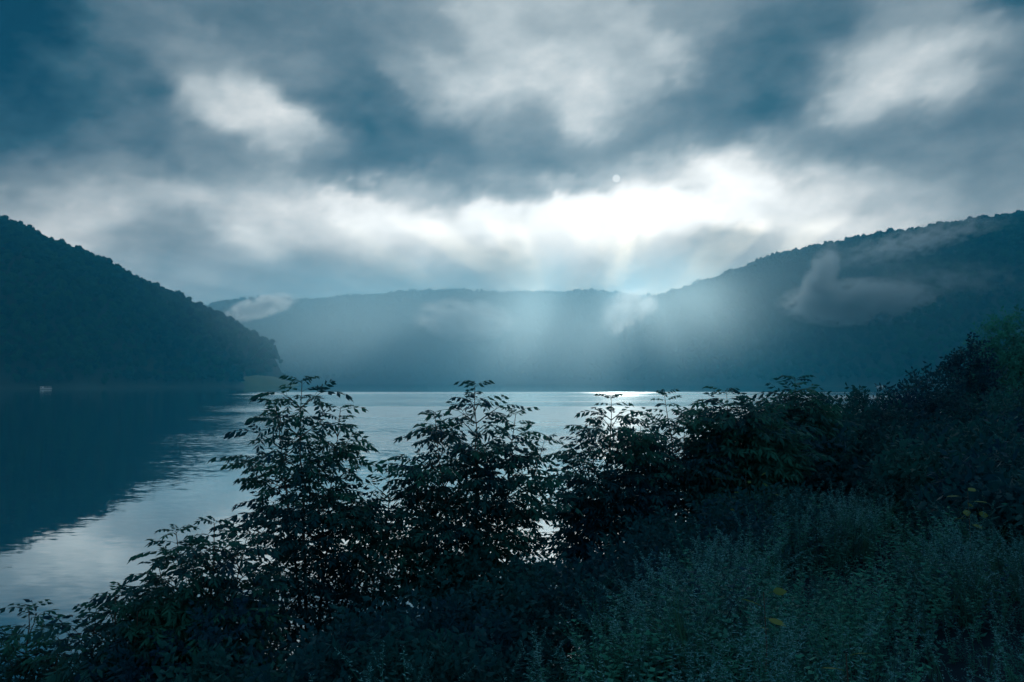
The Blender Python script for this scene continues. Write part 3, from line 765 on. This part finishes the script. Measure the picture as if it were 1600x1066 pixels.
def sprout(px, py, D, label, seed, n_, L, W, mat, spread):       # single plant with big leaves
    r = np.random.default_rng(seed); top = at(px, py, D); gz = float(ground(top[0], top[1]))
    B = np.array([top[0], top[1], gz]); H = max(.35, top[2] - gz)
    root = bpy.data.objects.new('leafy_plant', None); col.objects.link(root); root.location = B; root.empty_display_size = .2
    tag(root, label, 'plant')
    b = MB(); b.tube([(0, 0, -.03), (.02, .01, H * .5), (0, 0, H)], [.008, .006, .003], 5); link('stem', b.mesh('stem', M_TWIG), root)
    for k in range(n_):
        b = MB(); an = k * 2.4 + r.random(); u = 1 - .45 * k / n_
        l_ = L * (.8 + .4 * r.random()); ou = [(0, 0), (.12, .26), (.32, .46), (.55, .44), (.78, .26), (1.0, 0)]
        V_ = [(l_ * a_, W * c_, -.5 * W * c_ * c_ - .25 * l_ * a_ * a_ + .1 * W * abs(c_)) for a_, c_ in ou] + [(l_ * a_, -W * c_, -.5 * W * c_ * c_ - .25 * l_ * a_ * a_ + .1 * W * abs(c_)) for a_, c_ in ou[1:-1]] + [(l_ * .33, 0, -.02 * l_), (l_ * .66, 0, -.12 * l_)]
        b.add(V_, [(0, 1, 10), (1, 2, 10), (2, 3, 10), (3, 11, 10), (3, 4, 11), (4, 5, 11), (0, 10, 6), (6, 10, 7), (7, 10, 8), (8, 10, 11), (8, 11, 9), (9, 11, 5)])
        b.tube([(-.03, 0, 0), (.01, 0, 0)], .002, 3)
        o = link('leaf', b.mesh('leaf', mat), root)
        o.location = (math.cos(an) * spread * r.random() + .03 * math.cos(an), math.sin(an) * spread * r.random(), H * u)
        o.rotation_euler = (r.normal() * .5, -.5 + .6 * r.random(), an)
sprout(1512, 768, 8.2, 'yellow leaved plant glowing among the dark weeds under the bank trees', 1, 9, .13, .075, M_YEL, .12)
sprout(1193, 925, 5.2, 'plant with a pair of pale yellow green leaves among the weeds below the plumes', 2, 4, .13, .06, M_YEL, .04)
sprout(1322, 1022, 3.9, 'small seedling with upright pale leaves at the dark thinly grown edge', 3, 4, .085, .03, M_YEL, .02)
sprout(1165, 742, 11.0, 'trailing stem of yellowing leaves on the dark shrubs below the twin topped ash', 4, 12, .10, .055, M_YEL, .38)

# ------------------------------------------------------------------ boats
M_WHITE = plain_mat('boat_paint', (.70, .72, .72), (.80, .80, .78), 3, .35)
M_DARK = plain_mat('boat_glass', (.02, .03, .035), (.03, .04, .045), 3, .1)
M_GREY = plain_mat('boat_metal', (.35, .37, .38), (.45, .46, .47), 6, .35, 0, .8)
M_TRIM = plain_mat('boat_trim', (.05, .09, .13), (.06, .10, .15), 3, .5)
def hull(b, L, W, H):
    n_ = 14; V = []; 
    for i in range(n_):
        u = i / (n_ - 1); w = W / 2 * (1 - max(0, (u - .45) / .55) ** 2.2); z1 = H * (1 + .35 * u * u); x = L * (u - .5)
        V += [(x + .12 * L * u * u * .3, -w, z1), (x, -w * .72, .05), (x, 0, -.25 + .2 * u * u), (x, w * .72, .05), (x + .12 * L * u * u * .3, w, z1)]
    Fc = [(i * 5 + k, (i + 1) * 5 + k, (i + 1) * 5 + k + 1, i * 5 + k + 1) for i in range(n_ - 1) for k in range(4)]
    Fc += [(i * 5 + 4, (i + 1) * 5 + 4, (i + 1) * 5, i * 5) for i in range(n_ - 1)]
    Fc += [(0, 1, 2, 2), (0, 2, 4, 4), (2, 3, 4, 4)]
    V = np.array(V); q = np.array(Fc); b.V.append(V); b.n += len(V)
    tri = np.vstack([q[:, [0, 1, 2]], q[:, [0, 2, 3]]]); tri = tri[(tri[:, 1] != tri[:, 2]) & (tri[:, 0] != tri[:, 2])]
    b.F.append(tri)
def motor_boat(px, py, L, rz, label, canopy=False):
    D = CZ * F / (py - 591); p_ = at(px, py, D)
    root = bpy.data.objects.new('motor_boat', None); col.objects.link(root); root.location = (p_[0], p_[1], .12); root.rotation_euler = (0, 0, rz)
    tag(root, label, 'boat')
    W = L * .32; H = L * .11
    b = MB(); hull(b, L, W, H); h_ = link('hull', b.mesh('hull', M_WHITE, False), root)
    b = MB(); b.tube([(L * u, s * W * .5 * (1 - max(0, (u + .05) / .55) ** 2.2), H * 1.05 + .02) for s in (1,) for u in np.linspace(-.5, .44, 10)], .05, 5)
    b.tube([(L * u, -W * .5 * (1 - max(0, (u + .05) / .55) ** 2.2), H * 1.05 + .02) for u in np.linspace(-.5, .44, 10)], .05, 5)
    link('rub_rail', b.mesh('rub_rail', M_TRIM), root)
    b = MB(); c = [(-.18, .36), (.12, .36), (.02, .30), (-.16, .30)]
    z0, z1 = H * 1.08, H * 1.08 + L * .13
    V = [(L * -.20, -W * .36, z0), (L * .20, -W * .30, z0), (L * .20, W * .30, z0), (L * -.20, W * .36, z0), (L * -.19, -W * .31, z1), (L * .08, -W * .26, z1), (L * .08, W * .26, z1), (L * -.19, W * .31, z1)]
    b.add(V, [(0, 3, 2, 1), (4, 5, 6, 7), (0, 1, 5, 4), (1, 2, 6, 5), (2, 3, 7, 6), (3, 0, 4, 7)])
    cb = link('cabin', b.mesh('cabin', M_WHITE), root)
    for s in (-1, 1):
        b = MB(); b.box((L * -.06, s * W * .325, (z0 + z1) / 2 + .05), (L * .18, .06, L * .06)); link('window', b.mesh('window', M_DARK), cb)
    b = MB(); b.add([(L * .19, -W * .26, z0 + .15), (L * .19, W * .26, z0 + .15), (L * .095, W * .24, z1 - .1), (L * .095, -W * .24, z1 - .1)], [(0, 1, 2, 3)])
    b.V[0] += [.04, 0, .05]; link('windshield', b.mesh('windshield', M_DARK), cb)
    b = MB(); b.box((L * -.52, 0, H * .8), (L * .05, W * .2, H * 1.1)); b.box((L * -.52, 0, H * 1.5), (L * .07, W * .22, H * .5)); link('outboard_motor', b.mesh('outboard', M_DARK), root)
motor_boat(1376, 605.2, 9.0, rad(178), 'low pale motor boat gliding below the mist on the wooded hill')
motor_boat(1141, 599.4, 7.0, rad(15), 'tiny white motor boat far out by the hazy shore')
def pontoon(px, py, L, rz, label):
    D = CZ * F / (py - 591); p_ = at(px, py, D)
    root = bpy.data.objects.new('pontoon_boat', None); col.objects.link(root); root.location = (p_[0], p_[1], .15); root.rotation_euler = (0, 0, rz)
    tag(root, label, 'boat')
    W = 2.7
    for s in (-1, 1):
        b = MB(); b.tube([(-L / 2, s * .95, .1), (L * .38, s * .95, .1), (L / 2, s * .95, .32)], [.36, .36, .10], 8); link('pontoon', b.mesh('pontoon', M_GREY, True), root)
    b = MB(); b.box((0, 0, .58), (L * .95, W, .14)); link('deck', b.mesh('deck', M_GREY), root)
    for s in (-1, 1):
        b = MB(); b.box((0, s * W * .48, 1.0), (L * .88, .05, .68)); link('side_panel', b.mesh('side_panel', M_WHITE), root)
    b = MB(); b.box((-L * .38, 0, 1.5), (L * .22, W * .9, 1.7)); b.box((-L * .38, 0, 2.42), (L * .25, W * .98, .1)); cbn = link('cabin', b.mesh('cabin', M_WHITE), root)
    b = MB(); b.box((-L * .38, -W * .452, 1.75), (L * .15, .03, .6)); link('window', b.mesh('window', M_DARK), cbn)
    b = MB(); b.box((L * .14, 0, 2.55), (L * .52, W * .98, .16)); link('canopy', b.mesh('canopy', M_WHITE), root)
    for x in (-.08, .38):
        for s in (-1, 1):
            b = MB(); b.tube([(L * x, s * W * .46, .6), (L * x, s * W * .46, 2.5)], .04, 5); link('canopy_post', b.mesh('post', M_GREY), root)
    b = MB(); b.box((-L * .52, 0, .8), (.45, .5, 1.0)); link('outboard_motor', b.mesh('outboard', M_DARK), root)
pontoon(72, 608.6, 9.5, rad(4), 'white pontoon boat with canopy moored under the dark wooded hill')

# ------------------------------------------------------------------ mist torn along the hillsides
def mist(px, py, D, w, h, t, tilt, dens, label, seed):
    m, n, l, out = new_mat('mist_%d' % seed)
    tcn = n.new('ShaderNodeTexCoord')
    no = n.new('ShaderNodeTexNoise'); no.inputs['Scale'].default_value = 3.1; no.inputs['Detail'].default_value = 6; no.inputs['Roughness'].default_value = .68
    no.inputs['Distortion'].default_value = .5
    of = n.new('ShaderNodeVectorMath'); of.operation = 'MULTIPLY_ADD'; of.inputs[1].default_value = (w / max(h, 1) * .55, .6, 1.0); of.inputs[2].default_value = (seed * 3.7, seed * 1.3, 0)
    l.new(tcn.outputs['Object'], of.inputs[0]); l.new(of.outputs[0], no.inputs['Vector'])
    ln = n.new('ShaderNodeVectorMath'); ln.operation = 'LENGTH'; l.new(tcn.outputs['Object'], ln.inputs[0])
    def mth(op, a, b=None, clamp=False):
        q = n.new('ShaderNodeMath'); q.operation = op; q.use_clamp = clamp
        for i, x in enumerate((a, b)):
            if x is None: continue
            if isinstance(x, (int, float)): q.inputs[i].default_value = x
            else: l.new(x, q.inputs[i])
        return q.outputs[0]
    fall = mth('SUBTRACT', 1.0, ln.outputs['Value'], True)
    nn_ = mth('MULTIPLY', mth('SUBTRACT', no.outputs['Fac'], .44), 7.0)
    dn = mth('MAXIMUM', mth('ADD', nn_, mth('MULTIPLY', fall, .5)), 0.0)
    dn = mth('MULTIPLY', mth('MULTIPLY', dn, mth('POWER', fall, 1.1)), dens)
    pv = n.new('ShaderNodeVolumePrincipled'); pv.inputs['Color'].default_value = (.95, .98, .99, 1); pv.inputs['Anisotropy'].default_value = .72
    l.new(dn, pv.inputs['Density']); l.new(pv.outputs[0], out.inputs['Volume'])
    Vi, Fi = ICO2
    o = link('mist_wisp', mesh('mist_wisp', Vi * 1.0, Fi, m))
    c = at(px, py, D); k = D / F / 2
    o.location = c; o.scale = (w * k, t, h * k); o.rotation_euler = (0, rad(tilt), -math.atan2(c[0], c[1]))
    tag(o, label, 'mist', kind='stuff')
mist(1340, 472, 1000, 260, 84, 34, 0, .36, 'broad white mist bank lying across the wooded hill behind the shore shrubs', 1)
mist(1280, 440, 1030, 56, 140, 32, 20, .26, 'thin column of mist rising from the end of the broad mist bank', 2)
mist(1430, 380, 1080, 300, 64, 40, -10, .05, 'faint mist streak just under the hill crest above the broad mist bank', 3)
mist(725, 500, 1500, 180, 74, 60, 4, .10, 'small torn mist cloud in front of the long far hill', 4)
mist(408, 480, 1560, 130, 40, 60, -16, .12, 'slanting mist streak on the far hill beside the dark steep hill', 5)
mist(982, 488, 1480, 110, 80, 60, -30, .07, 'faint mist tuft where the far hill meets the nearer wooded hill', 6)
mist(1480, 440, 960, 300, 80, 40, 6, .02, 'very thin mist veil on the dark end of the wooded hill', 7)

# broad pale mist bank over the far water, lit by the shafts of sun
m, n, l, out = new_mat('mist_bank')
tcn = n.new('ShaderNodeTexCoord'); ln = n.new('ShaderNodeVectorMath'); ln.operation = 'DOT_PRODUCT'
l.new(tcn.outputs['Object'], ln.inputs[0]); l.new(tcn.outputs['Object'], ln.inputs[1])
q = n.new('ShaderNodeMath'); q.operation = 'SUBTRACT'; q.use_clamp = True; q.inputs[0].default_value = 1.0; l.new(ln.outputs['Value'], q.inputs[1])
q2 = n.new('ShaderNodeMath'); q2.operation = 'MULTIPLY'; q2.inputs[1].default_value = MIST_DENSITY; l.new(q.outputs[0], q2.inputs[0])
pv = n.new('ShaderNodeVolumePrincipled'); pv.inputs['Color'].default_value = (.74, .92, .96, 1); pv.inputs['Anisotropy'].default_value = .7
l.new(q2.outputs[0], pv.inputs['Density']); l.new(pv.outputs[0], out.inputs['Volume'])
o = link('mist_bank', mesh('mist_bank', ICO2[0] * 1.0, ICO2[1], m)); o.location = (90, 1180, 95); o.scale = (760, 440, 140)
tag(o, 'broad pale bank of mist over the far end of the lake', 'mist', kind='stuff')

# ------------------------------------------------------------------ haze: the morning air over the valley
m, n, l, out = new_mat('valley_haze')
pv = n.new('ShaderNodeVolumePrincipled')
pv.inputs['Color'].default_value = (.05, .52, .80, 1); pv.inputs['Density'].default_value = HAZE_DENSITY
pv.inputs['Anisotropy'].default_value = .70
l.new(pv.outputs[0], out.inputs['Volume'])
b = MB(); b.box((0, 1900, 147), (8600, 4600, 298.4))
tag(link('haze', b.mesh('haze', m)), 'pale blue morning haze filling the valley', 'haze', kind='stuff')
